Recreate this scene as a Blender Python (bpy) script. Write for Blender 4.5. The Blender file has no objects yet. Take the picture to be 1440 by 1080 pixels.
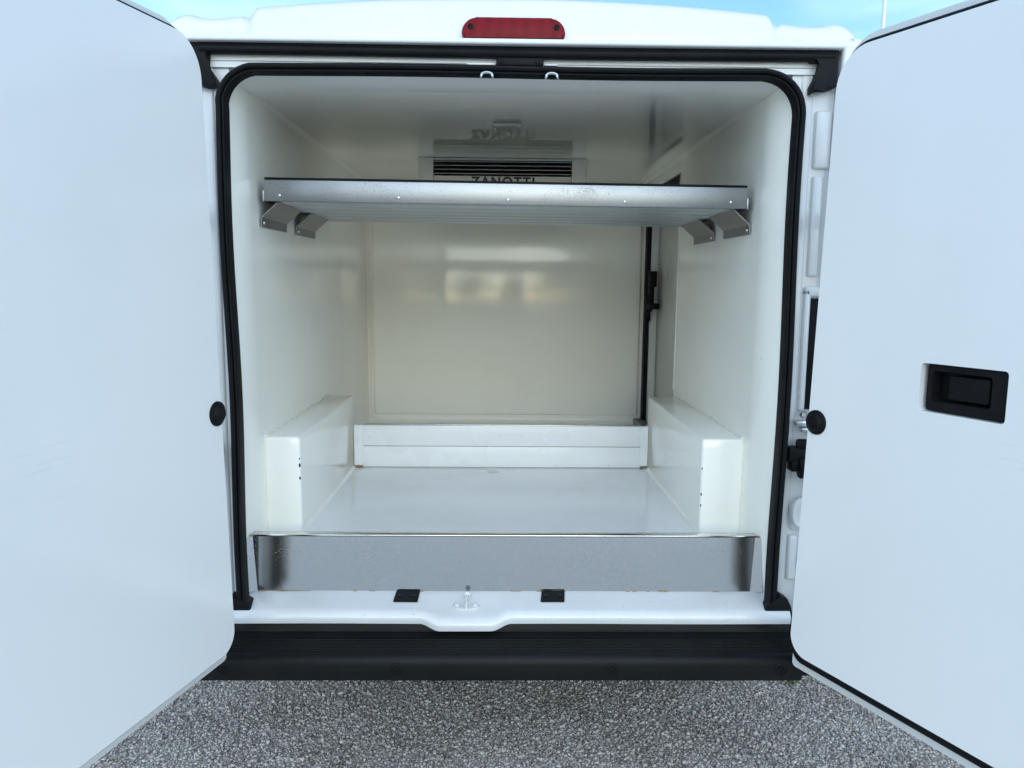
import bpy, bmesh, math, random
import numpy as np
from math import radians, sin, cos, pi, tan, sqrt
from mathutils import Vector, Matrix, Euler

random.seed(7)
rng = np.random.default_rng(11)
scene = bpy.context.scene
col = scene.collection

# ------------------------------------------------------------------ camera
F_PX = 1081.0                                  # focal length for a picture 1440 wide
def camera_basis(vx=703.0, vy=396.0, roll=radians(.37)):
    d = Vector(((vx-720)/F_PX, (vy-540)/F_PX, 1)).normalized()
    dn = Vector((-sin(roll), cos(roll), 0)); dn = (dn - d*dn.dot(d)).normalized()
    x = dn.cross(d)
    up = -dn
    right = Vector((x[0], d[0], up[0])); down = Vector((x[1], d[1], up[1])); fwd = Vector((x[2], d[2], up[2]))
    return right, -down, -fwd
r_, u_, b_ = camera_basis()
cam_data = bpy.data.cameras.new('camera'); cam = bpy.data.objects.new('camera', cam_data); col.objects.link(cam)
cam_data.sensor_width = 36; cam_data.lens = F_PX/1440*36
cam_data.clip_start = .05; cam_data.clip_end = 2000
cam.matrix_world = Matrix(((r_[0],u_[0],b_[0],-.031),(r_[1],u_[1],b_[1],-2.08),(r_[2],u_[2],b_[2],1.44),(0,0,0,1)))
scene.camera = cam

# ------------------------------------------------------------------ sky and sun
SUN_EL, SUN_AZ = radians(18), radians(176)     # veiled sun behind the camera: soft, almost shadowless light
w = bpy.data.worlds.new('World'); scene.world = w; w.use_nodes = True
nt = w.node_tree
for n in list(nt.nodes): nt.nodes.remove(n)
out = nt.nodes.new('ShaderNodeOutputWorld'); bg = nt.nodes.new('ShaderNodeBackground')
sky = nt.nodes.new('ShaderNodeTexSky'); sky.sky_type = 'NISHITA'; sky.sun_disc = False
sky.sun_elevation = SUN_EL; sky.sun_rotation = SUN_AZ; sky.air_density = 1.0; sky.dust_density = .7; sky.ozone_density = 1.6
bg.inputs['Strength'].default_value = .082
tc = nt.nodes.new('ShaderNodeTexCoord'); mp = nt.nodes.new('ShaderNodeMapping'); mp.inputs['Scale'].default_value = (2.2, 2.2, 9); mp.inputs['Rotation'].default_value = (.3, .2, .4)
nz = nt.nodes.new('ShaderNodeTexNoise'); nz.inputs['Scale'].default_value = 1.6; nz.inputs['Detail'].default_value = 5; nz.inputs['Roughness'].default_value = .5
cr = nt.nodes.new('ShaderNodeValToRGB'); cr.color_ramp.elements[0].position = .45; cr.color_ramp.elements[0].color = (0, 0, 0, 1); cr.color_ramp.elements[1].position = .78; cr.color_ramp.elements[1].color = (.35, .35, .35, 1)
mx = nt.nodes.new('ShaderNodeMix'); mx.data_type = 'RGBA'; mx.inputs[7].default_value = (7.5, 8, 8.6, 1)       # thin veils of cirrus
nt.links.new(tc.outputs['Generated'], mp.inputs[0]); nt.links.new(mp.outputs[0], nz.inputs['Vector']); nt.links.new(nz.outputs['Fac'], cr.inputs[0]); nt.links.new(cr.outputs[0], mx.inputs[0])
nt.links.new(sky.outputs[0], mx.inputs[6]); nt.links.new(mx.outputs[2], bg.inputs[0]); nt.links.new(bg.outputs[0], out.inputs[0])
sd = bpy.data.lights.new('sun', 'SUN'); sd.energy = 1.12; sd.angle = radians(140); sd.color = (1, .96, .9)
sun = bpy.data.objects.new('sun', sd); col.objects.link(sun)
sv = Vector((sin(SUN_AZ)*cos(SUN_EL), cos(SUN_AZ)*cos(SUN_EL), sin(SUN_EL)))
sun.rotation_euler = sv.to_track_quat('Z', 'Y').to_euler(); sun.location = sv*30

scene.view_settings.view_transform = 'Standard'; scene.view_settings.look = 'None'
scene.view_settings.gamma = 1; scene.view_settings.use_curve_mapping = False
scene.view_settings.exposure = 1.42
scene.view_settings.use_white_balance = True; scene.view_settings.white_balance_temperature = 5450; scene.view_settings.white_balance_tint = 1
scene.render.engine = 'CYCLES'
scene.cycles.max_bounces = 14; scene.cycles.diffuse_bounces = 8; scene.cycles.glossy_bounces = 6
scene.cycles.use_denoising = True
scene.cycles.sample_clamp_indirect = 8
scene.cycles.caustics_reflective = False

# ------------------------------------------------------------------ materials
def newmat(name):
    m = bpy.data.materials.new(name); m.use_nodes = True
    return m, m.node_tree, m.node_tree.nodes['Principled BSDF']
def N(t, typ, **kw):
    n = t.nodes.new(typ)
    for k, v in kw.items():
        if k in n.inputs: n.inputs[k].default_value = v
        else: setattr(n, k, v)
    return n
def coords(t, scale=(1,1,1)):
    tc = t.nodes.new('ShaderNodeTexCoord'); mp = t.nodes.new('ShaderNodeMapping')
    mp.inputs['Scale'].default_value = scale
    t.links.new(tc.outputs['Object'], mp.inputs[0]); return mp.outputs[0]
def ramp(t, src, stops):
    r = t.nodes.new('ShaderNodeValToRGB')
    while len(r.color_ramp.elements) > 1: r.color_ramp.elements.remove(r.color_ramp.elements[-1])
    r.color_ramp.elements[0].position = stops[0][0]; r.color_ramp.elements[0].color = (*stops[0][1], 1)
    for p, c in stops[1:]:
        e = r.color_ramp.elements.new(p); e.color = (*c, 1)
    t.links.new(src, r.inputs[0]); return r.outputs[0]
def mix(t, fac, a, b):
    m = t.nodes.new('ShaderNodeMix'); m.data_type = 'RGBA'
    for i, v in ((6, a), (7, b)):
        if isinstance(v, tuple): m.inputs[i].default_value = (*v, 1)
        else: t.links.new(v, m.inputs[i])
    if isinstance(fac, float): m.inputs[0].default_value = fac
    else: t.links.new(fac, m.inputs[0])
    return m.outputs[2]
def noise(t, vec, scale, detail=3, rough=.5):
    n = N(t, 'ShaderNodeTexNoise', Scale=scale, Detail=detail, Roughness=rough)
    t.links.new(vec, n.inputs['Vector']); return n.outputs['Fac']
def bump(t, h, strength, dist, bsdf):
    b = N(t, 'ShaderNodeBump', Strength=strength, Distance=dist)
    t.links.new(h, b.inputs['Height']); t.links.new(b.outputs[0], bsdf.inputs['Normal'])
def grey3(v): return (v, v, v)
def paint(name, base, dirt, rough=.22, wave=.0, wavescale=2.5, specks=.0, coat=.0, rv=.25, scratch=.0, smudge=.0):
    """glossy paint or gel coat: faint blotches, hair-fine specks, slow waves in the surface"""
    m, t, b = newmat(name)
    v = coords(t)
    f = ramp(t, noise(t, v, 3.0, 4, .6), [(.35, grey3(0)), (.8, grey3(1))])
    c = mix(t, f, base, dirt)
    if specks:
        s = ramp(t, noise(t, coords(t, (1, 1, 1)), 130, 2, .5), [(.0, grey3(0)), (.80-specks, grey3(0)), (.84-specks, grey3(1))])
        c = mix(t, s, c, (.2, .19, .17))
    if smudge:
        sm = ramp(t, noise(t, v, 1.7, 6, .68), [(.0, grey3(0)), (.56, grey3(0)), (.74, grey3(smudge))])
        c = mix(t, sm, c, (.60, .58, .54))
    if scratch:
        mp = N(t, 'ShaderNodeMapping'); mp.inputs['Rotation'].default_value = (.35, .5, .3); mp.inputs['Scale'].default_value = (2.5, 2.5, 90)
        t.links.new(v, mp.inputs[0])
        a_ = noise(t, mp.outputs[0], 3.2, 2, .5); b2_ = noise(t, v, 2.3, 2, .5)
        mu = N(t, 'ShaderNodeMath', operation='MULTIPLY'); t.links.new(a_, mu.inputs[0]); t.links.new(b2_, mu.inputs[1])
        sc_ = ramp(t, mu.outputs[0], [(.0, grey3(0)), (.445, grey3(0)), (.47, grey3(scratch))])
        c = mix(t, sc_, c, (.34, .33, .31))
    t.links.new(c, b.inputs['Base Color'])
    r = ramp(t, noise(t, v, 2.5, 3, .5), [(.3, grey3(rough*(1-rv))), (.75, grey3(rough*(1+rv)))])
    t.links.new(r, b.inputs['Roughness'])
    b.inputs['Coat Weight'].default_value = coat; b.inputs['Coat Roughness'].default_value = .06
    if wave: bump(t, noise(t, v, wavescale, 2, .5), 1.0, wave, b)
    return m
M = {}
M['paint'] = paint('white_paint', (.71, .71, .71), (.66, .66, .65), .26, .0012, 3, coat=.3, smudge=.25)
M['door_liner'] = paint('door_liner_gelcoat', (.80, .80, .80), (.785, .788, .79), .17, .0009, 1.6, coat=.0, rv=.2, specks=.012, scratch=.10, smudge=.12)
M['liner'] = paint('cream_gelcoat', (.90, .885, .82), (.88, .865, .795), .075, .0018, 3.0, specks=.03, scratch=.15, smudge=.16)
M['bulkhead'] = paint('bulkhead_gelcoat', (.90, .885, .82), (.88, .865, .795), .10, .0022, 3.4, specks=.03, scratch=.15, smudge=.16)
M['ceiling'] = paint('ceiling_gelcoat', (.89, .875, .81), (.87, .855, .79), .022, .0002, 3.0)
M['floorpaint'] = paint('floor_gelcoat', (.84, .845, .845), (.77, .775, .775), .14, .0010, 5, specks=.06, scratch=.5, smudge=.35)
M['sill'] = paint('sill_paint', (.64, .65, .66), (.56, .57, .57), .24, .0008, 14, specks=.07, coat=.4, smudge=.55)
M['casing'] = paint('casing_plastic', (.70, .70, .66), (.65, .65, .62), .35)
M['board'] = paint('white_aluminium_board', (.80, .81, .82), (.72, .73, .74), .3, .001, 7, specks=.06, scratch=.4, smudge=.3)

def rubber(name, c, rough, fine=.0003, sc=220):
    m, t, b = newmat(name); v = coords(t)
    t.links.new(mix(t, noise(t, v, 12, 4, .6), tuple(x*.75 for x in c), tuple(min(1, x*2.2+.001) for x in c)), b.inputs['Base Color'])
    b.inputs['Roughness'].default_value = rough; b.inputs['Specular IOR Level'].default_value = .09
    bump(t, noise(t, v, sc, 2, .5), .6, fine, b); return m
M['rubber'] = rubber('black_rubber', (.006, .0065, .0075), .5)
M['bumper'] = rubber('black_bumper_plastic', (.004, .0045, .005), .42, .0003, 320); M['bumper'].node_tree.nodes['Principled BSDF'].inputs['Specular IOR Level'].default_value = .16
M['plastic'] = rubber('black_plastic', (.006, .006, .0065), .42)
M['under'] = rubber('underbody_black', (.02, .02, .02), .8)
M['tyre'] = rubber('tyre_rubber', (.018, .018, .018), .7)

def metal(name, base, rough, grain=(1, 1, 60), spots=0.0, spotcol=(.2, .18, .17), fine=.0002, gs=.18):
    m, t, b = newmat(name); b.inputs['Metallic'].default_value = 1
    v = coords(t, grain)
    g = noise(t, v, 9, 5, .65)
    c = mix(t, g, tuple(x*(1-gs) for x in base), tuple(min(1, x*(1+gs*.7)) for x in base))
    rr = ramp(t, g, [(.3, grey3(rough*(1-gs))), (.7, grey3(rough*(1+gs)))])
    if spots:
        v2 = coords(t, (1, 1, 2.2))
        a = noise(t, v2, 150, 3, .65); bl = noise(t, coords(t), 7, 3, .6)
        mu = N(t, 'ShaderNodeMath', operation='MULTIPLY_ADD'); t.links.new(bl, mu.inputs[0]); mu.inputs[1].default_value = .35; t.links.new(a, mu.inputs[2])
        s = ramp(t, mu.outputs[0], [(.0, grey3(0)), (.88-spots, grey3(0)), (.94-spots, grey3(.85))])
        c = mix(t, s, c, spotcol)
        inv = N(t, 'ShaderNodeMath', operation='SUBTRACT'); inv.inputs[0].default_value = 1; t.links.new(s, inv.inputs[1])
        t.links.new(inv.outputs[0], b.inputs['Metallic'])
    t.links.new(c, b.inputs['Base Color']); t.links.new(rr, b.inputs['Roughness'])
    if fine: bump(t, g, .5, fine, b)
    return m
M['steel'] = metal('brushed_stainless', (.70, .70, .70), .15, (60, 60, 1.2), .07, fine=0, gs=.10)
M['lip'] = metal('scuffed_aluminium', (.33, .34, .35), .38, (1.5, 1, 60), .125, fine=.00005, gs=.1)
M['alu'] = metal('shelf_aluminium', (.56, .60, .64), .38, (.6, 40, 40), .0, fine=.00004, gs=.12)
M['bracket'] = metal('dull_galvanised', (.26, .26, .265), .42, (30, 4, 4), .0)
M['chrome'] = metal('zinc_plated', (.62, .63, .64), .25, (1, 1, 1), .0)
M['rail'] = metal('side_door_rail', (.30, .30, .30), .45, (4, 1, 4), .0)

def plain(name, c, rough=.5, **kw):
    m, t, b = newmat(name); v = coords(t)
    t.links.new(mix(t, noise(t, v, 20, 3, .6), tuple(x*.88 for x in c), tuple(min(1, x*1.1) for x in c)), b.inputs['Base Color'])
    b.inputs['Roughness'].default_value = rough
    for k, val in kw.items(): b.inputs[k].default_value = val
    return m
M['ink'] = plain('black_ink', (.015, .015, .016), .5)
M['sealant'] = plain('brown_sealant', (.30, .22, .13), .7)
M['chip'] = plain('bare_chip', (.03, .03, .03), .7)
M['screen'] = plain('grey_lamp_plate', (.60, .60, .56), .3)
M['rim'] = plain('silver_wheel', (.45, .45, .46), .35, Metallic=.8)
M['glass'] = plain('dark_glass', (.02, .025, .03), .05)
M['bark'] = plain('bark', (.12, .09, .065), .9)
M['pole'] = plain('pale_pole', (.72, .72, .72), .4)
M['grass'] = plain('grass', (.08, .13, .035), .6)
# red lamp lens: vertical fluting seen through the plastic
m, t, b = newmat('red_lens'); v = coords(t, (1, 1, 1))
wv = N(t, 'ShaderNodeTexWave', Scale=9.0, Distortion=6.0, Detail=3.0); t.links.new(v, wv.inputs['Vector'])
t.links.new(mix(t, wv.outputs['Fac'], (.13, .002, .008), (.165, .0025, .0095)), b.inputs['Base Color'])
b.inputs['Roughness'].default_value = .3; b.inputs['Specular IOR Level'].default_value = .12; b.inputs['Transmission Weight'].default_value = .0
M['lens'] = m
# leaves
m, t, b = newmat('leaf'); at = N(t, 'ShaderNodeAttribute', attribute_name='tone')
t.links.new(ramp(t, at.outputs['Fac'], [(0, (.03, .055, .018)), (.5, (.06, .10, .03)), (1, (.11, .15, .05))]), b.inputs['Base Color'])
b.inputs['Roughness'].default_value = .55
M['leaf'] = m
# gravel stones, a tone for each stone
m, t, b = newmat('gravel_stone'); at = N(t, 'ShaderNodeAttribute', attribute_name='tone')
cs = ramp(t, at.outputs['Fac'], [(0, (.07, .058, .05)), (.28, (.42, .35, .30)), (.55, (.72, .62, .54)), (.85, (.87, .79, .70)), (1, (.90, .86, .79))])
v = coords(t); t.links.new(mix(t, noise(t, v, 300, 3, .6), cs, (.2, .19, .18)), b.inputs['Base Color'])
t.nodes[-1].inputs[0].default_value = .3
b.inputs['Roughness'].default_value = .75
M['stone'] = m
m, t, b = newmat('ground_gravel'); v = coords(t)
vo = N(t, 'ShaderNodeTexVoronoi', Scale=95.0); t.links.new(v, vo.inputs['Vector'])
sep = N(t, 'ShaderNodeSeparateColor'); t.links.new(vo.outputs['Color'], sep.inputs[0])
c1 = ramp(t, sep.outputs[0], [(0, (.18, .172, .165)), (.6, (.50, .475, .45)), (1, (.75, .72, .68))])
t.links.new(mix(t, noise(t, v, .6, 4, .6), c1, (.48, .455, .42)), b.inputs['Base Color'])
t.nodes[-1].inputs[0].default_value = .4
b.inputs['Roughness'].default_value = .9
bump(t, vo.outputs['Distance'], 1.0, -.006, b)
M['ground'] = m

# ------------------------------------------------------------------ mesh helpers
def link(o, parent=None):
    col.objects.link(o)
    if parent is not None: o.parent = parent
    return o
def thing(name, label, cat, loc=(0,0,0), group=None):
    o = bpy.data.objects.new(name, None); o.empty_display_size = .2; o.location = loc
    col.objects.link(o); o['label'] = label; o['category'] = cat
    if group: o['group'] = group
    return o
def tag(o, label, cat, group=None):
    o['label'] = label; o['category'] = cat
    if group: o['group'] = group
    return o
def finish(bm, name, mat, parent=None, smooth=0, flip=True):
    if flip: bmesh.ops.recalc_face_normals(bm, faces=bm.faces)
    me = bpy.data.meshes.new(name); bm.to_mesh(me); bm.free()
    me.materials.append(M[mat] if isinstance(mat, str) else mat)
    if smooth:
        me.polygons.foreach_set('use_smooth', [True]*len(me.polygons))
        me.set_sharp_from_angle(angle=radians(smooth))
    return link(bpy.data.objects.new(name, me), parent)
def inst(src, name, parent, loc):
    o = bpy.data.objects.new(name, src.data); o.location = loc; o.rotation_euler = src.rotation_euler; return link(o, parent)
def add_box(bm, x0, x1, y0, y1, z0, z1, bev=0, seg=2):
    vs = [bm.verts.new((x, y, z)) for x in (x0, x1) for y in (y0, y1) for z in (z0, z1)]
    q = [(0,1,3,2),(4,6,7,5),(0,4,5,1),(2,3,7,6),(0,2,6,4),(1,5,7,3)]
    fs = [bm.faces.new([vs[i] for i in f]) for f in q]
    if bev:
        es = {e for f in fs for e in f.edges}
        bmesh.ops.bevel(bm, geom=list(es), offset=bev, segments=seg, profile=.5, affect='EDGES', clamp_overlap=True)
    return fs
def box(name, mat, parent, x0, x1, y0, y1, z0, z1, bev=0, seg=2):
    bm = bmesh.new(); add_box(bm, x0, x1, y0, y1, z0, z1, bev, seg); bmesh.ops.recalc_face_normals(bm, faces=bm.faces)
    return finish(bm, name, mat, parent, 35 if bev else 0)
def add_prism(bm, poly, f, a, b, bev=0, seg=2, capbev=True):
    """poly: list of 2-D points; f(p, q, s) -> xyz with s running a..b"""
    A = [bm.verts.new(f(p, q, a)) for p, q in poly]; B = [bm.verts.new(f(p, q, b)) for p, q in poly]
    n = len(poly); ca = bm.faces.new(A); cb = bm.faces.new(B[::-1])
    for i in range(n): bm.faces.new((A[i], B[i], B[(i+1) % n], A[(i+1) % n]))
    if bev:
        es = list(ca.edges)+list(cb.edges)
        bmesh.ops.bevel(bm, geom=es, offset=bev, segments=seg, profile=.5, affect='EDGES', clamp_overlap=True)
def prism(name, mat, parent, poly, f, a, b, bev=0, seg=2, smooth=35):
    bm = bmesh.new(); add_prism(bm, poly, f, a, b, bev, seg); return finish(bm, name, mat, parent, smooth)
XY = lambda p, q, s: (p, q, s)
XZ = lambda p, q, s: (p, s, q)
YZ = lambda p, q, s: (s, p, q)
def rrect(x0, x1, z0, z1, r, n=6):
    """rounded rectangle; r: one radius or four (bl, br, tr, tl)"""
    if not isinstance(r, (tuple, list)): r = (r,)*4
    pts = []
    for (cx, cz, a0, rr) in ((x0+r[0], z0+r[0], pi, r[0]), (x1-r[1], z0+r[1], 1.5*pi, r[1]), (x1-r[2], z1-r[2], 0, r[2]), (x0+r[3], z1-r[3], .5*pi, r[3])):
        for i in range(n+1):
            a = a0+i*pi/2/n; pts.append((cx+rr*cos(a), cz+rr*sin(a)))
    return pts
def add_sweep(bm, frames, prof, closed=False, cap=True):
    """frames: (point, side axis, depth axis); prof: closed 2-D profile"""
    rings = [[bm.verts.new(Vector(p)+Vector(s)*a+Vector(d)*b) for a, b in prof] for p, s, d in frames]
    n = len(prof); k = len(rings)
    for i in range(k if closed else k-1):
        A, B = rings[i], rings[(i+1) % k]
        for j in range(n): bm.faces.new((A[j], B[j], B[(j+1) % n], A[(j+1) % n]))
    if cap and not closed: bm.faces.new(rings[0]); bm.faces.new(rings[-1][::-1])
def tube_frames(pts):
    pts = [Vector(p) for p in pts]; fr = []
    for i, p in enumerate(pts):
        d = (pts[min(i+1, len(pts)-1)]-pts[max(i-1, 0)]).normalized()
        ref = Vector((0, 1, 0)) if abs(d.y) < .9 else Vector((1, 0, 0))
        s = d.cross(ref).normalized(); fr.append((p, s, d.cross(s)))
    return fr
def circ(r, n=10): return [(r*cos(2*pi*i/n), r*sin(2*pi*i/n)) for i in range(n)]
def tube(name, mat, parent, pts, r, n=10):
    bm = bmesh.new(); add_sweep(bm, tube_frames(pts), circ(r, n)); return finish(bm, name, mat, parent, 40)
def add_lathe(bm, prof, f, n=24):
    """prof: (radius, height) pairs; f(x, y, h)"""
    rings = []
    for r, h in prof:
        if r < 1e-6: rings.append([bm.verts.new(f(0, 0, h))])
        else: rings.append([bm.verts.new(f(r*cos(2*pi*i/n), r*sin(2*pi*i/n), h)) for i in range(n)])
    for A, B in zip(rings, rings[1:]):
        for i in range(n):
            j = (i+1) % n
            if len(A) == 1: bm.faces.new((A[0], B[i], B[j]))
            elif len(B) == 1: bm.faces.new((A[i], B[0], A[j]))
            else: bm.faces.new((A[i], B[i], B[j], A[j]))
def lathe(name, mat, parent, prof, f, n=24, smooth=40):
    bm = bmesh.new(); add_lathe(bm, prof, f, n); return finish(bm, name, mat, parent, smooth)
def grid(name, mat, parent, P, smooth=40):
    """P: 2-D array of points"""
    bm = bmesh.new(); V = [[bm.verts.new(p) for p in row] for row in P]
    for i in range(len(V)-1):
        for j in range(len(V[0])-1): bm.faces.new((V[i][j], V[i+1][j], V[i+1][j+1], V[i][j+1]))
    return finish(bm, name, mat, parent, smooth)
def sstep(a, b, x):
    tt = min(1, max(0, (x-a)/(b-a))); return tt*tt*(3-2*tt)

# ================================================================== ground
bm = bmesh.new()
vs = [bm.verts.new(p) for p in ((-400,-400,0),(400,-400,0),(400,400,0),(-400,400,0))]; bm.faces.new(vs)
ground = finish(bm, 'ground', 'ground'); ground['kind'] = 'structure'

# loose gravel, real stones where the camera can see them
def stone_variants(k):
    t_ = bmesh.new(); bmesh.ops.create_icosphere(t_, subdivisions=1, radius=1)
    t_.verts.ensure_lookup_table()
    base = np.array([v.co[:] for v in t_.verts]); fac = np.array([[v.index for v in f.verts] for f in t_.faces]); t_.free()
    out = []
    for _ in range(k):
        s = base*rng.uniform(.72, 1.2, (len(base), 1))*np.array([rng.uniform(.9, 1.35), rng.uniform(.75, 1.0), rng.uniform(.55, .8)])
        out.append(s)
    return out, fac
def gravel():
    var, fac = stone_variants(12)
    pts = []
    step = .0074
    for layer in range(2):
        xs = np.arange(-1.55, 1.55, step); ys = np.arange(-.12, .78, step)
        gx, gy = np.meshgrid(xs, ys); gx = gx.ravel(); gy = gy.ravel()
        keep = rng.random(len(gx)) < (1.0 if layer == 0 else .30)
        gx = gx[keep]; gy = gy[keep]
        gx = gx+rng.uniform(-.5, .5, len(gx))*step; gy = gy+rng.uniform(-.5, .5, len(gx))*step
        gz = rng.uniform(.0, .0035, len(gx))+layer*.005
        pts.append(np.stack([gx, gy, gz], 1))
    pts = np.concatenate(pts); n = len(pts)
    size = np.clip(rng.lognormal(math.log(.0042), .32, n), .002, .0098)
    ang = rng.uniform(0, 2*pi, n); ti = rng.normal(0, .45, n); kind = rng.integers(0, len(var), n)
    S = np.array(var)[kind]*size[:, None, None]
    c, s = np.cos(ti)[:, None], np.sin(ti)[:, None]
    y = S[:, :, 1]*c-S[:, :, 2]*s; z = S[:, :, 1]*s+S[:, :, 2]*c; x = S[:, :, 0]
    c, s = np.cos(ang)[:, None], np.sin(ang)[:, None]
    V = np.stack([x*c-y*s, x*s+y*c, z], 2)+pts[:, None, :]
    nv = V.shape[1]; V = V.reshape(-1, 3)
    Fc = (fac[None]+(np.arange(n)*nv)[:, None, None]).reshape(-1, 3)
    me = bpy.data.meshes.new('gravel')
    me.vertices.add(len(V)); me.vertices.foreach_set('co', V.astype(np.float32).ravel())
    me.loops.add(Fc.size); me.loops.foreach_set('vertex_index', Fc.astype(np.int32).ravel())
    me.polygons.add(len(Fc)); me.polygons.foreach_set('loop_start', np.arange(0, Fc.size, 3, dtype=np.int32))
    me.update()
    a = me.attributes.new('tone', 'FLOAT', 'POINT')
    big = np.sin(pts[:, 0]*5.1+pts[:, 1]*9)*.05+np.sin(pts[:, 0]*13+2)*np.sin(pts[:, 1]*17+pts[:, 0]*6)*.09
    tone = np.clip(rng.beta(1.4, 1.0, n)+big, 0, 1)
    a.data.foreach_set('value', np.repeat(tone, nv).astype(np.float32))
    me.materials.append(M['stone'])
    o = link(bpy.data.objects.new('gravel', me)); o['kind'] = 'stuff'
    tag(o, 'loose grey and white crushed gravel lying under the van', 'gravel')
gravel()

# ================================================================== the van
van = thing('refrigerated_van', 'white refrigerated van seen from behind with both rear doors swung open', 'van', (0, 0, 0))
XL, XR = -.735, .712            # inner faces of the cargo liner
ZF, ZC = .675, 1.957            # cargo floor, ceiling
YB = 2.05                       # bulkhead

# --- body sides, roof, underbody, cab
side = [(.86, .42), (.97, .48), (.995, .75), (1.0, 1.1), (.975, 1.6), (.935, 1.95), (.905, 2.07), (.88, 2.075), (.905, 1.94), (.94, 1.6), (.96, 1.1), (.955, .76), (.93, .52), (.86, .46)]
for s in (-1, 1):
    prism('body_side', 'paint', van, [(s*x, z) for x, z in side], XZ, .0, 3.7, .004)
def roof_top(x):
    ax = abs(x)
    c = 2.172-.032*(ax/.675)**2.2
    cheek = 2.117+.010*math.exp(-((ax-.845)/.03)**2)-.004*sstep(.70, .79, ax)+.004*sstep(.80, .70, ax)
    h = c*(1-sstep(.662, .682, ax))+cheek*sstep(.662, .682, ax)
    h -= .006*math.exp(-((ax-.690)/.006)**2)
    return h-.085*max(0, (ax-.868)/.04)**2
xs = sorted(set([round(-.905+1.81*i/180, 4) for i in range(181)]))
P = []
for x in xs:
    tp = roof_top(x); ax = abs(x); setb = .006*sstep(.66, .69, ax)+.004*math.exp(-((ax-.690)/.005)**2)
    b0 = 2.0515
    row = [(x, -.010+setb, b0), (x, -.010+setb, b0+.012)]
    r = min(.045, max(.012, tp-b0-.02))
    for k in range(8):
        a = k/7*pi/2
        row.append((x, .004+setb+r-r*cos(a)+.0, tp-r+r*sin(a)))
    row += [(x, .35, tp+.018), (x, 1.2, tp+.035), (x, 3.3, tp+.03), (x, 3.75, tp-.02)]
    P.append(row)
grid('roof', 'paint', van, P, 50)
box('underbody', 'under', van, -.90, .90, .03, 4.2, .40, .47)
cab = [(3.7, .42), (3.7, 2.14), (3.95, 2.02), (4.35, 1.45), (4.85, 1.12), (5.0, .85), (5.0, .42)]
cabo = prism('cab', 'paint', van, cab, YZ, -.96, .96, .05, 3)
prism('windscreen', 'glass', cabo, [(3.97, 2.02), (4.36, 1.47), (4.34, 1.46), (3.95, 2.0)], YZ, -.80, .80)
for s in (-1, 1):
    prism('side_window', 'glass', cabo, [(3.74, 1.25), (3.74, 1.95), (3.92, 1.95), (4.30, 1.40), (4.30, 1.25)], YZ, s*.955, s*.966)
    for yw in (.95, 4.0):
        wh = lathe('wheel', 'rim', van, [(0, .02), (.06, .03), (.12, .0), (.19, .03), (.205, .05)], lambda x, y, h, s=s, yw=yw: (s*(.93-h), yw+x, .335+y), 28)
        lathe('tyre', 'tyre', wh, [(.20, .05), (.215, .0), (.29, -.01), (.325, .015), (.335, .05), (.335, .17), (.31, .2), (.20, .2), (.20, .05)], lambda x, y, h, s=s, yw=yw: (s*(.93-h), yw+x, .335+y), 32)

# --- rear header: lip, weatherstrip, channel, latch box, brake light
box('drip_lip', 'paint', van, -.845, .85, -.032, .03, 2.0385, 2.0525, .005, 3)
ws = []
for i in range(41):
    x = -.80+1.63*i/40; ws.append((x, -.004, 2.0255-.0012*sin(x*4+1)))
bm = bmesh.new()
prof = [(-.0125, .012), (-.0125, -.006), (-.009, -.012), (-.003, -.014), (.003, -.0135), (.006, -.011), (.009, -.013), (.0125, -.008), (.0125, .012)]
add_sweep(bm, [(Vector(p), Vector((0, 0, 1)), Vector((0, 1, 0))) for p in ws], prof)
wst = finish(bm, 'weatherstrip', 'rubber', van, 50)
bm = bmesh.new()   # rubber boot at the right end of the weatherstrip, and the slimmer one at the left
add_prism(bm, [(.772, 2.012), (.79, 2.05), (.842, 2.05), (.842, 1.95), (.822, 1.943), (.80, 1.943), (.776, 1.933), (.775, 1.95), (.783, 1.965), (.79, 1.98), (.797, 2.012)], XZ, -.016, .03, .006, 2)
finish(bm, 'corner_boot', 'rubber', van, 35)
bm = bmesh.new()
add_prism(bm, [(-.842, 2.05), (-.79, 2.05), (-.782, 2.012), (-.785, 1.98), (-.765, 1.95), (-.765, 1.935), (-.79, 1.93), (-.842, 1.945)], XZ, -.012, .03, .006, 2)
finish(bm, 'corner_boot', 'rubber', van, 35)
bm = bmesh.new()
add_box(bm, -.85, .85, .014, .06, 1.985, 2.045)
add_box(bm, -.78, .79, .009, .03, 2.000, 2.0045, .002)
add_box(bm, -.12, -.046, -.002, .03, 1.9945, 1.9995, .002); add_box(bm, .08, .115, -.002, .03, 1.9945, 1.9995, .002)
finish(bm, 'header_channel', 'paint', van, 35)
lb = box('latch_striker_box', 'plastic', van, -.044, .078, -.010, .03, 1.9925, 2.0125, .003)
for x in (-.03, .062): lathe('screw', 'rubber', lb, [(0, .003), (.004, .003), (.0055, 0)], lambda a, b_, h, x=x: (x+a, -.010-h, 2.001+b_), 12)
bl_poly = rrect(-.132, .131, 2.0545, 2.1025, (.010, .010, .036, .036), 8)
bl = prism('brake_light', 'lens', van, bl_poly, XZ, -.030, .03, .006, 3)
for x in (-.110, .109):
    lathe('screw', 'plastic', bl, [(0, .0005), (.003, .0005), (.0045, .003), (.0075, .003), (.0075, 0)], lambda a, b_, h, x=x: (x+a, -.0305-h*.6, 2.080+b_), 16)

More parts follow.
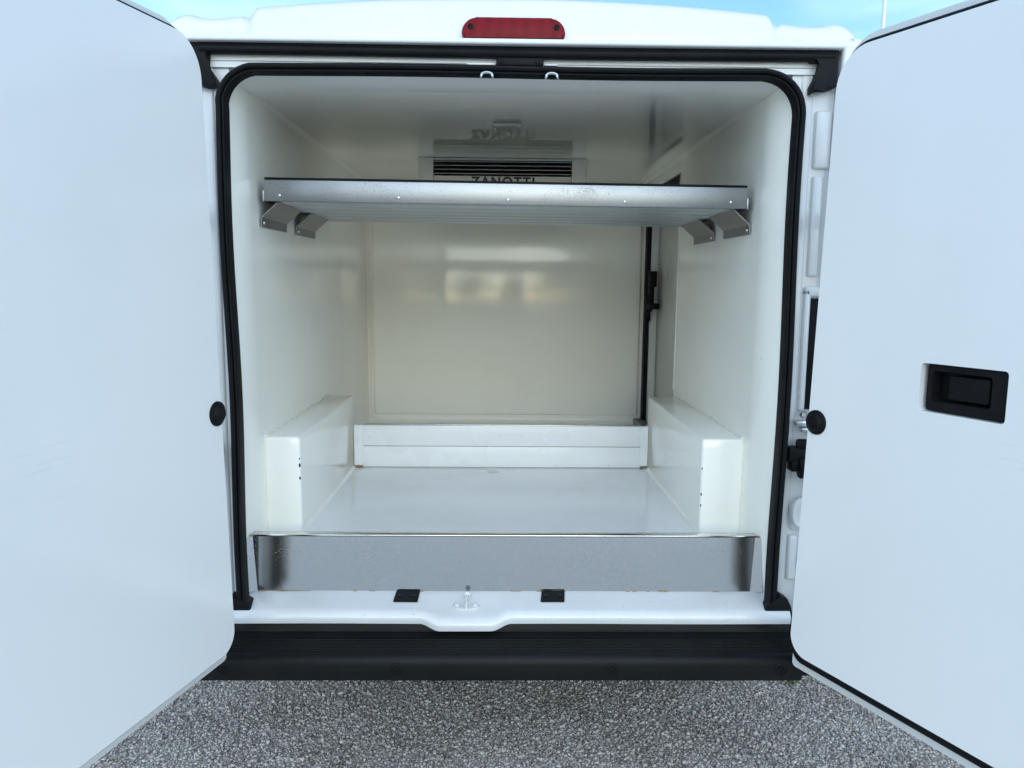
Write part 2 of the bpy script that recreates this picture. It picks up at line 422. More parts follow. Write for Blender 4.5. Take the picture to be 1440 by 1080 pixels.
# --- pillars around the opening (jambs) with their pressings
def jamb(s):
    off = 0.0 if s > 0 else -.02
    X = lambda x: s*x+off
    bm = bmesh.new()
    def bb(x0, x1, y0, y1, z0, z1, bev=.004, seg=3):
        a, b_ = sorted((X(x0), X(x1))); add_box(bm, a, b_, y0, y1, z0, z1, bev, seg)
    bb(.754 if s > 0 else .737, .90, .024, .0292, .47, 1.946, .0)
    bb(.737 if s > 0 else .720, .90, .0235, .0292, 1.9465, 2.02, .0)
    bb(.760, .795, .018, .05, .50, 1.99, .010, 4)          # rounded flange beside the seal
    bb(.802, .846, .012, .06, 1.745, 1.895, .007, 4)       # upper pressing
    bb(.804, .832, .013, .06, 1.46, 1.728, .007, 4)        # long rib
    bb(.799, .818, .012, .05, 1.09, 1.43, .008, 3)         # rim round the black hole plate
    bb(.799, .870, .012, .05, 1.405, 1.435, .008, 3)
    bb(.796, .846, .012, .05, .745, .835, .012, 4)         # boss
    bb(.792, .822, .010, .05, .60, .735, .009, 4)
    bb(.826, .850, .014, .05, .55, .72, .004)
    bb(.85, .93, -.02, .07, .45, 2.05, .010, 3)            # outer corner of the body
    o = finish(bm, 'door_jamb', 'paint', van, 40)
    a, b_ = sorted((X(.8185), X(.85)))
    box('hole_shade_plate', 'plastic', o, a, b_, .0185, .0235, 1.095, 1.402, .001)  # flat black plate stands in for the shade inside a hole; nothing is recessed
    lathe('boss_rim', 'paint', o, [(.030, 0), (.030, .012), (.026, .017), (.018, .017), (.016, .010), (0, .010)], lambda p, q, h: (X(.822)+p, .014-h, .80+q*1.5), 24)
    # hinge: black moulded cover with a grey knuckle, and the check strap above it
    bm = bmesh.new()
    a, b_ = sorted((X(.772), X(.83))); add_box(bm, a, b_, -.012, .02, .948, .993, .006, 3)
    a, b_ = sorted((X(.778), X(.80))); add_box(bm, a, b_, -.018, .02, .925, .955, .004, 2)
    add_lathe(bm, [(0, 0), (.020, 0), (.022, .004), (.022, .05), (0, .05)], lambda p, q, h: (X(.795+h*.6), -.004+p*.6, 1.0+q*.7), 16)
    add_lathe(bm, [(0, 0), (.024, 0), (.027, .004), (.027, .04), (0, .04)], lambda p, q, h: (X(.80+h), -.012+p*.7, .935+q*1.1), 18)
    finish(bm, 'hinge_cover', 'plastic', o, 40)
    bm = bmesh.new()
    a, b_ = sorted((X(.788), X(.838))); add_box(bm, a, b_, -.006, .014, 1.052, 1.066, .003)
    a, b_ = sorted((X(.800), X(.842))); add_box(bm, a, b_, -.016, .004, 1.036, 1.048, .003)
    add_lathe(bm, [(0, .012), (.006, .012), (.009, .008), (.009, 0)], lambda p, q, h: (X(.809)+p, .008-h, 1.083+q), 14)
    finish(bm, 'check_strap', 'chrome', o, 40)
    a, b_ = sorted((X(.826), X(.85))); box('latch_stop', 'plastic', o, a, b_, -.004, .02, .645, .672, .003)
    return o
jamb(1); jamb(-1)

# --- ribbed rubber seal round three sides of the opening
def seal_path(hw=.7545, zt=1.981, zb=.515, r=.098):
    fr = []
    def add(x, z, nx, nz): fr.append((Vector((x, 0, z)), Vector((nx, 0, nz)), Vector((0, 1, 0))))
    for i in range(24):
        z = zb+(zt-r-zb)*i/23; add(-hw-.006*(z-1.2)+.0035*sin(z*7), z, 1, 0)
    for i in range(1, 10):
        a = pi-pi/2*i/10; add(-hw+r+r*cos(a)-.004, zt-r+r*sin(a), -cos(a), -sin(a))
    for i in range(25):
        x = -hw+r+(2*hw-2*r)*i/24; add(x, zt-.0015*sin(x*6), 0, -1)
    for i in range(1, 10):
        a = pi/2-pi/2*i/10; add(hw-r+r*cos(a), zt-r+r*sin(a), -cos(a), -sin(a))
    for i in range(24):
        z = zt-r-(zt-r-zb)*i/23; add(hw+.002*(z-1.2)+.0035*sin(z*6+1), z, -1, 0)
    return fr
bm = bmesh.new()
prof = [(.018, .03), (.018, -.004), (.015, -.010), (.010, -.011), (.0075, -.004), (.0055, -.004), (.003, -.013), (-.004, -.017), (-.011, -.016), (-.017, -.009), (-.0185, .0), (-.0185, .03)]
add_sweep(bm, seal_path(), [(a*.66, b) for a, b in prof])
finish(bm, 'door_seal', 'rubber', van, 30)
for s, pts in ((-1, [(-.775, .50), (-.73, .513), (-.722, .522), (-.728, .54), (-.742, .545), (-.78, .56)]),
               (1, [(.722, .520), (.735, .507), (.76, .488), (.80, .478), (.81, .50), (.80, .535), (.79, .555), (.765, .57), (.75, .545), (.728, .533)])):
    bm = bmesh.new(); add_prism(bm, pts, XZ, -.02, .03, .006, 2); finish(bm, 'seal_foot', 'rubber', van, 35)
# --- two bent hooks under the seal
for xc in (-.068, .099):
    pts = []
    for i in range(15):
        a = pi*i/14; pts.append((xc-.0135*cos(a), -.018+.0*sin(a), 1.966+.006*sin(a)))
    pts = [(xc-.0155, -.024, 1.9555), (xc-.0150, -.020, 1.960)]+pts+[(xc+.0150, -.020, 1.960), (xc+.0155, -.024, 1.9555)]
    tube('hook', 'chrome', van, pts, .0032, 8)

# --- sill with the hollow for the lock striker
SX = -.121
def sill_row(x):
    d = 1-sstep(.072, .128, abs(x-SX))
    pr = [(.10, .552), (.062, .550), (.040, .543), (.012, .533), (-.010, .527), (-.024, .520), (-.031, .511), (-.033, .502), (-.030, .488)]
    row = []
    for k, (y, z) in enumerate(pr):
        f = sstep(.055, -.02, y) if y < .055 else 0
        dip = d*(.010*sstep(.045, .0, y)*(1-.35*sstep(-.02, -.035, y)))
        row.append((x, y-.014*d*sstep(.0, -.03, y), z-dip-.008*d*sstep(-.01, -.03, y)+.0006*sin(x*9)))
    return row
xs = [-.79+1.585*i/160 for i in range(161)]
sill = grid('sill', 'sill', van, [sill_row(x) for x in xs], 60)
def sill_z(x, y):
    r = sill_row(x)
    for (xa, ya, za), (xb, yb, zb) in zip(r, r[1:]):
        if ya >= y >= yb: return za+(zb-za)*(ya-y)/(ya-yb)
    return .53
for x0, x1 in ((-.326, -.256), (.094, .163)):
    pol = [(x0+.002, sill_z(x0, .052), .052), (x1, sill_z(x1, .052), .052), (x1-.004, sill_z(x1, .010), .010), (x0-.003, sill_z(x0, .010), .010)]
    bm = bmesh.new()
    A = [bm.verts.new((x, y, z+.0005)) for x, z, y in pol]; B = [bm.verts.new((x, y, z+.006)) for x, z, y in pol]
    bm.faces.new(A); bm.faces.new(B[::-1])
    for i in range(4): bm.faces.new((A[i], A[(i+1) % 4], B[(i+1) % 4], B[i]))
    bmesh.ops.bevel(bm, geom=list(bm.edges), offset=.0015, segments=2, affect='EDGES')
    pad = finish(bm, 'stop_pad', 'rubber', sill, 35)
    for dx in (.014, .054): lathe('screw', 'plastic', pad, [(0, .002), (.004, .002), (.006, 0)], lambda a, b_, h, x=x0+dx: (x+a, .03+b_, sill_z(x, .03)+.0058+h), 12)
bm = bmesh.new()
zc = sill_z(SX, .0)
wing = [(SX-.042, .010), (SX-.036, .018), (SX-.024, .020), (SX-.010, .012), (SX+.010, .012), (SX+.024, .020), (SX+.036, .018), (SX+.042, .010), (SX+.034, -.004), (SX+.012, -.014), (SX-.012, -.014), (SX-.034, -.004)]
add_prism(bm, wing, XY, zc-.004, zc+.004, .002, 2)
for dx in (-.026, .026): add_lathe(bm, [(0, .0075), (.006, .007), (.009, .004), (.009, 0)], lambda a, b_, h, dx=dx: (SX+dx+a, .008+b_, zc+.004+h), 14)
finish(bm, 'striker_plate', 'sill', sill, 40)
tube('striker_pin', 'sill', sill, [(SX+.001, -.012, zc+.004), (SX+.001, -.010, zc+.018), (SX+.002, -.002, zc+.026), (SX+.002, .012, zc+.028), (SX+.002, .020, zc+.029)], .0042, 10)
lathe('striker_knob', 'sill', sill, [(0, .012), (.007, .011), (.0085, .006), (.0085, .0), (.006, -.004), (0, -.004)], lambda a, b_, h: (SX+.002+a, .022+h*.4, zc+.029+b_), 14)

# --- black step bumper: three sections, ribbed tread, four screws
tread = [(.03, .500), (-.018, .486), (-.022, .474), (-.024, .462)]
z0, z1, ya, yb = .459, .4405, -.028, -.108
nr = 9
for k in range(nr):
    a = k/nr; b2 = (k+.5)/nr; b3 = (k+.62)/nr; b4 = (k+.96)/nr
    zz = lambda q: z0+(z1-z0)*q
    yy = lambda q: ya+(yb-ya)*q
    if k < 2: continue
    tread += [(yy(a), zz(a)-.0022), (yy(b2), zz(b2)-.0022), (yy(b3), zz(b3)+.0010), (yy(b4), zz(b4)+.0010)]
tread += [(-.111, .440), (-.119, .4365), (-.125, .428), (-.127, .412), (-.126, .380), (-.122, .369), (-.112, .367), (-.03, .367), (.03, .40)]
bumper = prism('bumper', 'bumper', van, tread, YZ, -.832, .797, .003, 2, 30)
bm = bmesh.new()
pts = [(-.03, .30), (-.112, .378), (-.118, .384), (-.119, .43), (-.108, .437), (-.02, .47), (.1, .47), (.1, .30)]
add_prism(bm, [(y, max(z, .374)) for y, z in pts], YZ, .799, .90, .003); finish(bm, 'bumper_corner', 'bumper', van, 30)
bm = bmesh.new(); add_prism(bm, [(y, max(z, .374)) for y, z in pts], YZ, -.90, -.834, .003); finish(bm, 'bumper_corner', 'bumper', van, 30)
scr = None
for x in (-.766, -.304, .279, .738):
    prof = [(0, .000), (.006, .0), (.007, .0035), (.0085, .0035), (.0095, -.0005), (.0135, -.0008), (.0155, .0022), (.018, .0015), (.018, -.004)]
    if scr is None:
        scr = lathe('screw', 'plastic', bumper, prof, lambda a, b_, h: (a, -h, b_), 24); scr.location = (x, -.1262, .403)
    else: inst(scr, 'screw', bumper, (x, -.1262, .403))

# ------------------------------------------------------------------ cargo box liner
FL = lambda d: [(d*(1-q/10)**2.2, .030+.13*q/10) for q in range(10)]      # the liner flares out to the door seal
prism('wall_liner', 'liner', van, [(XL-.09, .030)]+[(XL-o_, y) for o_, y in FL(.030)]+[(XL, .16), (XL, YB+.06), (XL-.09, YB+.06)], XY, .545, ZC+.03, 0, 1, 40)
prism('wall_liner', 'liner', van, [(XR+.09, .030)]+[(XR+o_, y) for o_, y in FL(.042)]+[(XR, .16), (XR, 1.150), (XR+.005, 1.155), (XR+.05, 1.155), (XR+.09, 1.1)], XY, .545, ZC+.03, 0, 1, 40)
box('wall_liner', 'liner', van, XR, XR+.05, 1.156, YB+.06, 1.893, ZC+.03, .004, 2)
prism('ceiling_liner', 'ceiling', van, [(.030, ZC+.05)]+[(y, ZC+o_) for o_, y in FL(.026)]+[(.16, ZC), (YB+.06, ZC), (YB+.06, ZC+.05)], YZ, XL-.05, XR+.06, 0, 1, 40)
box('bulkhead_liner', 'bulkhead', van, XL-.05, XR+.12, YB, YB+.05, .60, ZC+.03, 0)
box('cargo_floor', 'floorpaint', van, XL-.05, XR+.07, .097, YB+.05, ZF-.06, ZF, 0)
# raised panel on the bulkhead with its own soft edge
box('bulkhead_panel', 'bulkhead', van, -.706, .722, YB-.014, YB+.01, .722, ZC-.10, .012, 4)
def cove(name, c, a0, r, run):
    """concave quarter fillet strip; c(q, h, s)"""
    pts = [(0, 0)]+[(r-r*sin(a0+i*pi/16), r-r*cos(a0+i*pi/16)) for i in range(9)]
    bm = bmesh.new(); add_prism(bm, pts, c, *run); return finish(bm, name, 'liner', van, 60)
for sx, xw in ((1, XL), (-1, XR)):
    bm = bmesh.new(); rows = []
    for y in (.10, .16, .22, .30, .40, .6, 1.1, YB):
        r = .0008+.024*sstep(.10, .42, y); rows.append([bm.verts.new((xw+sx*(-.001+p), y, ZC+.001-q)) for p, q in [(r-r*sin(i*pi/16), r-r*cos(i*pi/16)) for i in range(9)]])
    for A, B in zip(rows, rows[1:]):
        for i in range(8): bm.faces.new((A[i], A[i+1], B[i+1], B[i]))
    finish(bm, 'cove', 'liner', van, 60)
cove('cove', lambda p, q, s: (s, YB+.001-p, ZC+.001-q), 0, .03, (XL, XR))
cove('cove', lambda p, q, s: (s, YB+.001-p, ZF-.001+q), 0, .035, (XL, XR+.03))
cove('cove', lambda p, q, s: (XL-.001+p, YB+.001-q, s), 0, .03, (ZF, ZC))
# wheel boxes
for s, xa, xb in ((-1, XL-.002, -.629), (1, .586, XR+.002)):
    bm = bmesh.new(); add_box(bm, xa, xb, .196, 1.062, ZF-.004, .972, .010, 4)
    wb = finish(bm, 'wheel_box', 'liner', van, 40)
    # cove along the floor and the wall side
    xin = xb if s < 0 else xa
    pts = [(0, 0)]+[(.016-.016*sin(i*pi/12), .016-.016*cos(i*pi/12)) for i in range(7)]
    bm = bmesh.new(); add_prism(bm, pts, (lambda p, q, t_: (xin-s*p+s*.001, t_, ZF-.001+q)), .196, 1.025); finish(bm, 'floor_cove', 'liner', wb, 60)
    for (zz, sz) in (((.905, .003), (.885, .0055), (.845, .0045)) if s < 0 else ((.88, .003), (.80, .004), (.765, .0035))):
        bm = bmesh.new(); bmesh.ops.create_icosphere(bm, subdivisions=2, radius=sz)
        for v in bm.verts: v.co = Vector((v.co.x*.7*random.uniform(.8, 1.2), v.co.y*.35, v.co.z*random.uniform(.8, 1.5)))+Vector((xin+s*.0035, .1985, zz))
        finish(bm, 'paint_chip', 'chip', wb, 0)
    bm = bmesh.new(); add_box(bm, min(xa, xb), max(xa, xb), .196+.866, 1.064, ZF, ZF+.001); bm.free()
for sx, xw, zz in ((1, XL, .974), (-1, XR, .974)):
    pts = [(xw+sx*(.0022+.0008*sin(i*1.7)), .205+.84*i/40, zz+.001*sin(i*2.3)) for i in range(41)]
    tube('sealant_bead', 'liner', van, pts, .0038, 8)
pts = [(XL+.02+.0008*sin(i*1.9), YB-.018, ZF+.04+1.2*i/40) for i in range(41)]
tube('sealant_bead', 'liner', van, pts, .004, 8)
# side loading door seen from inside: recessed panel, black seal, upper seal, lower rail
sdoor = box('side_door', 'casing', van, .806, .84, 1.10, YB+.02, .66, 1.95, .004)
bm = bmesh.new(); add_box(bm, .738, .760, 1.985, 2.046, .70, 1.90, .006, 3)
finish(bm, 'side_door_seal', 'rubber', sdoor, 35)
box('side_door_jamb', 'casing', sdoor, .7605, .8055, 2.0, 2.0465, .70, 1.90, .006, 3)
bm = bmesh.new(); add_box(bm, .714, .812, 1.17, 2.0, 1.862, 1.889, .006, 3); finish(bm, 'upper_seal', 'rubber', sdoor, 35)
bm = bmesh.new(); add_box(bm, .728, .764, 1.93, 1.985, 1.29, 1.37, .006, 3); add_box(bm, .730, .760, 1.95, 1.98, 1.24, 1.30, .004, 2)
add_box(bm, .735, .790, 1.88, 1.95, 1.305, 1.335, .004, 2); add_box(bm, .742, .778, 1.90, 1.95, 1.42, 1.50, .004, 2); add_box(bm, .742, .770, 1.92, 1.96, 1.33, 1.45, .004, 2)
finish(bm, 'side_door_latch', 'plastic', sdoor, 35)
box('side_door_rail', 'rail', van, .700, .762, 1.068, 2.045, ZF, .708, .003)
# thin raised edge beside the side door opening
box('edge_trim', 'casing', van, XR-.004, XR+.01, 1.148, 1.160, .99, 1.885, .002)
# stainless riser below the cargo floor with turned ends
def plate(name, parent, x0, x1, t0, t1, y0, y1, yt=.012, th=.004):
    """sheet between x0..x1 at its foot and t0..t1 at its top; y0/y1: depth of its left and right edge"""
    bm = bmesh.new()
    F_ = [bm.verts.new(p) for p in ((x0, y0, .548), (x1, y1, .548), (t1, y1+yt, .707), (t0, y0+yt, .707))]
    K_ = [bm.verts.new(v.co+Vector((0, th, 0))) for v in F_]
    bm.faces.new(F_); bm.faces.new(K_[::-1])
    for i in range(4): bm.faces.new((F_[i], F_[(i+1) % 4], K_[(i+1) % 4], K_[i]))
    return finish(bm, name, 'steel', parent, 0)
riser = plate('threshold_plate', van, -.725, .705, -.738, .716, .056, .056)
plate('end_fold', riser, -.752, -.7255, -.766, -.7385, .040, .056); plate('end_fold', riser, .7055, .757, .7165, .770, .056, .044)
box('top_fold', 'steel', riser, -.766, .770, .0675, .0965, .7072, .7125, .0015)
bm = bmesh.new()
for i in range(26):
    x = random.choice([random.uniform(-.73, -.60), random.uniform(-.6, .72)]); wdt = random.uniform(.006, .03)
    add_box(bm, x, x+wdt, .0535, .0600, .5455, .5485+random.uniform(0, .003), .001, 1)
finish(bm, 'sealant', 'sealant', riser, 0)['kind'] = 'stuff'
# ceiling lamp plate
lp = box('ceiling_lamp', 'screen', van, -.058, .038, .53, .60, ZC-.012, ZC-.0005, .004)
for x in (-.05, .03): lathe('screw', 'chrome', lp, [(0, .003), (.003, .003), (.004, 0)], lambda a, b_, h, x=x: (x+a, .565+b_, ZC-.012-h), 10)
# shelf brackets: bent sheet, slanting from the shelf to the wall then turned down
def bracket(s, y0, y1):
    xw = XL if s < 0 else XR; t_ = .0035; k = -s
    top = 1.6625 if s < 0 else 1.6545
    P_ = [(xw+k*.058, top+.002), (xw+k*.0075, top-.043), (xw+k*.0065, top-.069), (xw+k*.003, top-.069), (xw+k*.004, top-.042), (xw+k*.053, top+.002)]
    bm = bmesh.new(); add_prism(bm, P_, XZ, y0, y1); o = finish(bm, 'shelf_bracket', 'bracket', van, 0)
    lathe('bolt', 'chrome', o, [(0, .004), (.004, .0035), (.0055, 0)], lambda a, b_, h: (xw+k*(.0068+h), y0+.02+a, top-.057+b_), 12)
for s in (-1, 1):
    bracket(s, .222, .49); bracket(s, .61, .88)

# ------------------------------------------------------------------ rear doors
def rear_door(s, ang, P0, zb, zt, seal_gb, shell_gb, uw=.735):
    """local frame: x runs from the hinge edge outwards, sg*y towards the inside face"""
    d = Vector((s*sin(radians(ang)), -cos(radians(ang)), 0)); sg = 1 if s < 0 else -1
    rz = math.atan2(d.y, d.x)
    G = lambda p, q, w_: (p, sg*w_, q)
    def slab(name, mat, parent, poly, w0, w1, bev, seg=3, smooth=35):
        bm = bmesh.new(); add_prism(bm, poly, G, w0, w1, bev, seg); return finish(bm, name, mat, parent, smooth)
    lean = (lambda z: .015*(z-.5)/1.4+.026*sstep(1.5, 1.96, z))
    def outline(g, rb, rt, gb=None):
        return [(p+lean(q)*(1-p/uw), q) for p, q in rrect(-g, uw+g, zb-(g if gb is None else gb), zt+g, (rb, .05, .05, rt), 10)]
    # outer shell: pressed flange all round, with a turned rim
    door = slab('rear_door', 'paint', van, outline(.040, .012, .10, shell_gb), -.085, -.056, .006)
    door.location = P0; door.rotation_euler = (0, 0, rz)
    # black seal that lies on the flange round the liner
    oo = outline(.015, .035, .085, seal_gb); oi = outline(-.03, .05, .085)
    bm = bmesh.new(); rr_ = [[bm.verts.new(G(p, q, w_)) for p, q in pl_] for pl_, w_ in ((oo, -.0555), (oo, -.024), (outline(.010, .035, .085, seal_gb-.006), -.0185), (oi, -.0185), (oi, -.0555))]
    for A, B in zip(rr_, rr_[1:]+rr_[:1]):
        for i in range(len(A)): bm.faces.new((A[i], A[(i+1) % len(A)], B[(i+1) % len(A)], B[i]))
    finish(bm, 'rubber_seal', 'rubber', door, 35)
    lin = None
    if s < 0:
        lin = slab('inner_liner', 'door_liner', door, outline(0, .052, .085), -.018, .0, .0035, 3)
    else:
        # liner with the rectangular hole for the handle
        H = (.310, .493, 1.1759, 1.2782)
        bm = bmesh.new()
        ol = outline(0, .052, .085); hol = rrect(*H, .008, 4)
        ov = [bm.verts.new(G(p, q, 0)) for p, q in ol]; hv = [bm.verts.new(G(p, q, 0)) for p, q in hol]
        es = [bm.edges.new((ov[i], ov[(i+1) % len(ov)])) for i in range(len(ov))]+[bm.edges.new((hv[i], hv[(i+1) % len(hv)])) for i in range(len(hv))]
        bmesh.ops.triangle_fill(bm, use_beauty=True, use_dissolve=False, edges=es)
        fs = list(bm.faces)
        r = bmesh.ops.extrude_face_region(bm, geom=fs)
        for v in r['geom']:
            if isinstance(v, bmesh.types.BMVert): v.co.y -= sg*.018
        bmesh.ops.recalc_face_normals(bm, faces=bm.faces)
        lin = finish(bm, 'inner_liner', 'door_liner', door, 35)
        # pocket for the handle, cut through the seal slab and the shell by sitting in front of them
        bm = bmesh.new()
        def ring(poly, w_): return [bm.verts.new(G(p, q, w_)) for p, q in poly]
        def strip(A, B):
            for i in range(len(A)): bm.faces.new((A[i], A[(i+1) % len(A)], B[(i+1) % len(A)], B[i]))
        # the well needs depth: a raised collar stands on the seal side
        A = ring(hol, -.0005); B = ring(rrect(H[0]+.001, H[1]-.001, H[2]+.001, H[3]-.001, .008, 4), -.050)
        strip(A, B); finish(bm, 'pocket_wall', 'door_liner', door, 50)
        hb = None
        u0, u1, q0, q1 = H[0]+.009, H[1]-.0012, H[2]+.003, H[3]-.0012
        bm = bmesh.new()
        outer = rrect(u0, u1, q0, q1, .006, 4); inn = rrect(u0+.012, u1-.034, q0+.020, q1-.014, .008, 4); deep = rrect(u0+.015, u1-.037, q0+.023, q1-.017, .007, 4)
        A0 = ring(outer, -.0500); A1 = ring(outer, -.0105); B1 = ring(inn, -.0085); C1 = ring(deep, -.0400)
        strip(A0, A1); strip(A1, B1); strip(B1, C1); bm.faces.new(C1)
        hb = finish(bm, 'handle_bezel', 'plastic', door, 30)
        slab('handle', 'plastic', hb, rrect(u0+.046, u1-.042, q0+.027, q1-.021, .005, 4), -.040, -.0135, .0025)
    # round black bump stop near the hinge edge
    uc, zc_ = (.0344, 1.1164) if s < 0 else (.041, 1.1043)
    lathe('bump_stop', 'rubber', door, [(.0, .0135), (.012, .014), (.0135, .0125), (.015, .0142), (.0195, .0125), (.0235, .0065), (.029, .0055), (.0325, .003), (.033, -.001)],
          lambda a, b_, h: (uc+a*.93, sg*h, zc_+b_*.93), 40)
    # two bent hinge arms from the jamb to the shell
    for zh in (.93, 1.62):
        M2 = Matrix.Translation(Vector(P0)) @ Matrix.Rotation(rz, 4, 'Z')
        e = M2 @ Vector((.03, -sg*.088, 0)); st = Vector((s*.885, .0, 0)); md = Vector((s*.90, -.09, 0))
        bm = bmesh.new(); pts = [st, (st+md)/2+Vector((s*.008, 0, 0)), md, (md+e)/2, e]
        add_sweep(bm, [(p+Vector((0, 0, zh)), Vector((0, 0, 1)), Vector((1, 0, 0))) for p in pts], [(-.025, -.006), (.025, -.006), (.025, .006), (-.025, .006)])
        finish(bm, 'hinge_arm', 'paint', van, 35)
    return door
rear_door(-1, 15.0, (-.706, -.197, 0), .5007, 1.9775, .0205, .060)
rear_door(1, 25.0, (.730, -.197, 0), .4914, 1.972, .0316, .069)

# ================================================================== things inside the van
# --- aluminium shelf resting on the brackets (hangs a touch lower on the right)
shelf = thing('metal_shelf', 'aluminium plank shelf with a scuffed front lip and black edge strip, resting on grey brackets', 'shelf', (-.0125, .2, 1.661))
shelf.rotation_euler = (0, .0062, 0)
HW = .7005
lip = box('front_lip', 'lip', shelf, -HW, HW, 0, .004, .0, .0605, .0012)
box('lip_return', 'lip', shelf, -HW, HW, .0042, .03, .0, .003, .0008)
box('edge_strip', 'rubber', shelf, -HW+.002, HW-.002, -.003, .012, .060, .0665, .002)
np_ = 6; depth = .735
for k in range(np_):
    y0 = .032+depth*k/np_; y1 = .032+depth*(k+1)/np_-.004
    wd = y1-y0
    pr = [(y0, .012), (y0+.003, .010), (y0+.030, .0), (y1-.012, .0), (y1, .004), (y1, .026), (y0, .026)]
    prism('plank', 'alu', shelf, pr, YZ, -HW+.002, HW-.002, 0, 1, 20)
box('rear_rail', 'alu', shelf, -HW+.001, HW-.001, .7685, .774, .0, .03, .001)
for s in (-1, 1):
    a, b_ = sorted((s*(HW+.0005), s*(HW+.0045))); box('end_angle', 'alu', shelf, a, b_, .0, .77, -.002, .03, .0008)
rv = None
for x, z in ((-.656, .016), (-.313, .015), (.004, .0145), (.343, .0145), (.653, .018)):
    if rv is None:
        rv = lathe('rivet', 'chrome', lip, [(0, .0010), (.0013, .0010), (.0018, .0028), (.0035, .0024), (.005, 0)], lambda a, b_, h: (a, -h, b_), 14); rv.location = (x, 0, z)
    else: inst(rv, 'rivet', lip, (x, 0, z))

# --- low stop of two white boards slid between upright channels
stop = thing('load_stop', 'low white stop of two boards in end channels, standing on the cargo floor', 'load stop', (-.02, 1.04, ZF))
for k in range(2):
    box('board', 'board', stop, -.575, .578, -.012, .006, .004+.088*k, .0895+.088*k, .0018)
for x0, x1 in ((-.605, -.568), (.572, .604)):
    bm = bmesh.new(); add_box(bm, x0, x1, -.017, -.0125, .012, .179, .001, 1); add_box(bm, x0 if x0 < 0 else x1-.004, x0+.004 if x0 < 0 else x1, -.0125, .02, .012, .179, .001, 1)
    add_box(bm, x0+.010, x0+.014, -.0185, -.0165, .012, .179, .0005, 1)
    finish(bm, 'end_channel', 'board', stop, 35)
box('top_rail', 'chrome', stop, -.566, .57, -.0135, .0075, .1785, .1815, .0008)
bm = bmesh.new()
for xx in (-.598, .592):
    for i in range(7):
        x = xx+random.uniform(-.012, .02)*(1 if xx < 0 else -1); add_box(bm, x, x+random.uniform(.004, .012), -.019, -.012, .0005, .004+random.uniform(0, .008), .0012, 1)
finish(bm, 'dirt_crust', 'sealant', stop, 0)['kind'] = 'stuff'

# --- evaporator unit hanging from the ceiling
UY = 1.255
unit = thing('evaporator_unit', 'pale ceiling cooling unit with black louvred grille and brand lettering, above the shelf', 'cooling unit', (-.0225, UY, ZC-.21))
UH = .2095
ux0, ux1 = -.357, .357
def cheek(x0, x1):
    pr = [(.0, UH-.001), (-.006, .05), (.004, .02), (.03, .0), (.5, .0), (.5, UH-.001)]
    return prism('casing_cheek', 'casing', unit, pr, YZ, x0, x1, .004, 3)
cheek(ux0, -.2925); cheek(.2925, ux1)
prism('casing', 'casing', unit, [(.012, .1355), (-.002, .134), (-.004, .05), (.006, .02), (.03, .001), (.498, .001), (.498, .1355)], YZ, -.2915, .2915, .002, 2)
box('grille_back', 'plastic', unit, -.2915, .2915, .05, .06, .1365, UH-.001)
box('grille_top', 'casing', unit, -.2915, .2915, .004, .05, UH-.010, UH-.002, .001)
for k in range(4):
    z = .1425+k*.0165
    bm = bmesh.new()
    add_prism(bm, [(.002, z), (.002, z+.003), (.034, z+.024), (.036, z+.021)], YZ, -.2905, .2905); finish(bm, 'slat', 'bracket', unit, 0)
for x in (ux0-.001, ux1+.001): pass
cu = bpy.data.curves.new('lettering', 'FONT'); cu.body = 'ZANOTTI'; cu.size = .058; cu.align_x = 'CENTER'; cu.extrude = .0006; cu.offset = .0017; cu.space_character = 1.22
to = bpy.data.objects.new('lettering_tmp', cu); col.objects.link(to)
dg = bpy.context.evaluated_depsgraph_get(); me = bpy.data.meshes.new_from_object(to.evaluated_get(dg))
bpy.data.objects.remove(to)
co = np.array([v.co[:] for v in me.vertices]); wtxt = co[:, 0].max()-co[:, 0].min()
me.transform(Matrix.Scale(.268/wtxt, 4)); me.materials.append(M['ink'])
lt = link(bpy.data.objects.new('lettering', me), unit)
lt.location = (.003, -.0045, .1315-(co[:, 1].max())*.268/wtxt); lt.rotation_euler = (radians(90), 0, 0)

# ================================================================== around the van
# pale pole standing beyond the van
pl = thing('lamp_post', 'thin pale lamp post standing beyond the van against the sky', 'lamp post', (8.08, 15, 0))
tube('pole', 'pole', pl, [(0, 0, 0), (0, 0, 4), (0, 0, 9.0)], .042, 12)
tube('arm', 'pole', pl, [(0, 0, 8.9), (.3, 0, 9.2), (1.2, 0, 9.3)], .03, 10)
bm = bmesh.new(); add_box(bm, .9, 1.6, -.12, .12, 9.25, 9.36, .04, 3); finish(bm, 'lamp_head', 'pole', pl, 35)
# grass tuft rooted in the gravel below the bumper corner
bm = bmesh.new()
for i in range(90):
    a = random.uniform(0, 2*pi); r = abs(random.gauss(0, .028)); h = random.uniform(.012, .045); x = r*cos(a); y = r*sin(a)*.6
    lx = random.gauss(0, .014); ly = random.gauss(0, .014); wd = random.uniform(.0008, .0018); t2 = random.uniform(0, pi)
    A = bm.verts.new((x-wd*cos(t2), y-wd*sin(t2), 0)); B = bm.verts.new((x+wd*cos(t2), y+wd*sin(t2), 0))
    C = bm.verts.new((x+lx*.5+wd*.7*cos(t2), y+ly*.5+wd*.7*sin(t2), h*.6)); D = bm.verts.new((x+lx*.5-wd*.7*cos(t2), y+ly*.5-wd*.7*sin(t2), h*.6))
    E_ = bm.verts.new((x+lx*1.3, y+ly*1.3, h))
    bm.faces.new((A, B, C, D)); bm.faces.new((D, C, E_))
gt = finish(bm, 'grass_tuft', 'grass', None, 0); gt.location = (1.03, .53, .003)
tag(gt, 'small green grass tuft in the gravel under the bumper end', 'grass')

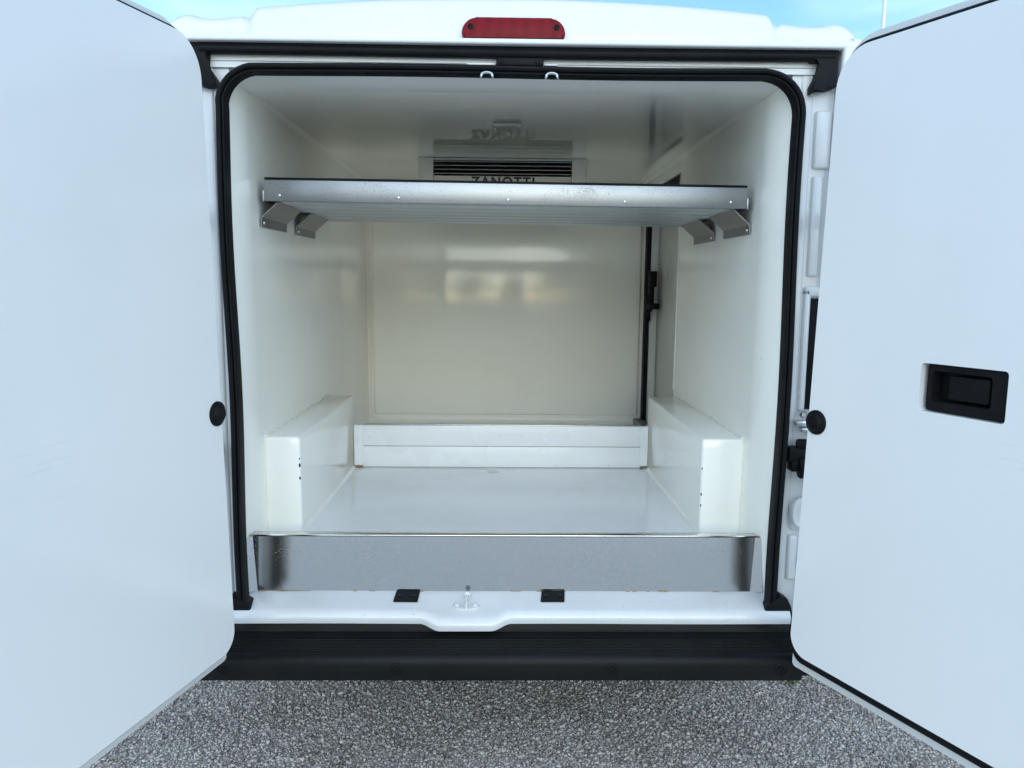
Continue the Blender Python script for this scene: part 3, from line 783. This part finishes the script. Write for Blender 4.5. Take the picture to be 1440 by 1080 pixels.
# trees across the yard behind the camera: they show in the glossy liner
def tree(x, y, h, rad, sd):
    rn = random.Random(sd)
    tr = thing('tree', 'leafy green tree across the gravel yard, mirrored in the glossy liner', 'tree', (x, y, 0), 'trees across the yard')
    bm = bmesh.new()
    add_sweep(bm, tube_frames([(0, 0, 0), (.1, 0, h*.25), (0, .1, h*.5), (.1, 0, h*.8)]), circ(.16, 8))
    for k in range(6):
        a = rn.uniform(0, 2*pi); z = h*rn.uniform(.3, .6); add_sweep(bm, tube_frames([(0, 0, z), (cos(a)*rad*.4, sin(a)*rad*.4, z+h*.12), (cos(a)*rad*.75, sin(a)*rad*.75, z+h*.2)]), circ(.06, 6))
    finish(bm, 'trunk', 'bark', tr, 40)
    cl = []
    for k in range(16):
        a = rn.uniform(0, 2*pi); e = rn.uniform(-.9, 1); q = rad*rn.uniform(.35, .8)
        cl.append((Vector((cos(a)*q*sqrt(1-e*e), sin(a)*q*sqrt(1-e*e), h*.62+e*h*.27)), rad*rn.uniform(.28, .5)))
    V, Fc, T = [], [], []
    for k in range(3200):
        c, r = rn.choice(cl); d = Vector((rn.gauss(0, 1), rn.gauss(0, 1), rn.gauss(0, 1))).normalized()*r*rn.uniform(.55, 1.05); p = c+d
        u = Vector((rn.gauss(0, 1), rn.gauss(0, 1), rn.gauss(0, 1))).normalized(); v = u.orthogonal().normalized(); s_ = rn.uniform(.08, .17)
        b0 = len(V); V += [p-u*s_, p+v*s_*.5, p+u*s_, p-v*s_*.5]; Fc.append((b0, b0+1, b0+2, b0+3)); T += [rn.random()]*4
    me = bpy.data.meshes.new('crown'); me.from_pydata(V, [], Fc); at = me.attributes.new('tone', 'FLOAT', 'POINT'); at.data.foreach_set('value', T)
    me.materials.append(M['leaf']); link(bpy.data.objects.new('crown', me), tr)
for i, (x, y, h, r) in enumerate([(-9, -34, 6.5, 2.6), (-4.2, -38, 5.4, 2.4), (1.2, -36, 4.6, 2.2), (6.0, -37, 6.2, 2.7), (11.5, -33, 5.6, 2.4), (-15, -36, 6.0, 2.8)]):
    tree(x, y, h, r, i+3)
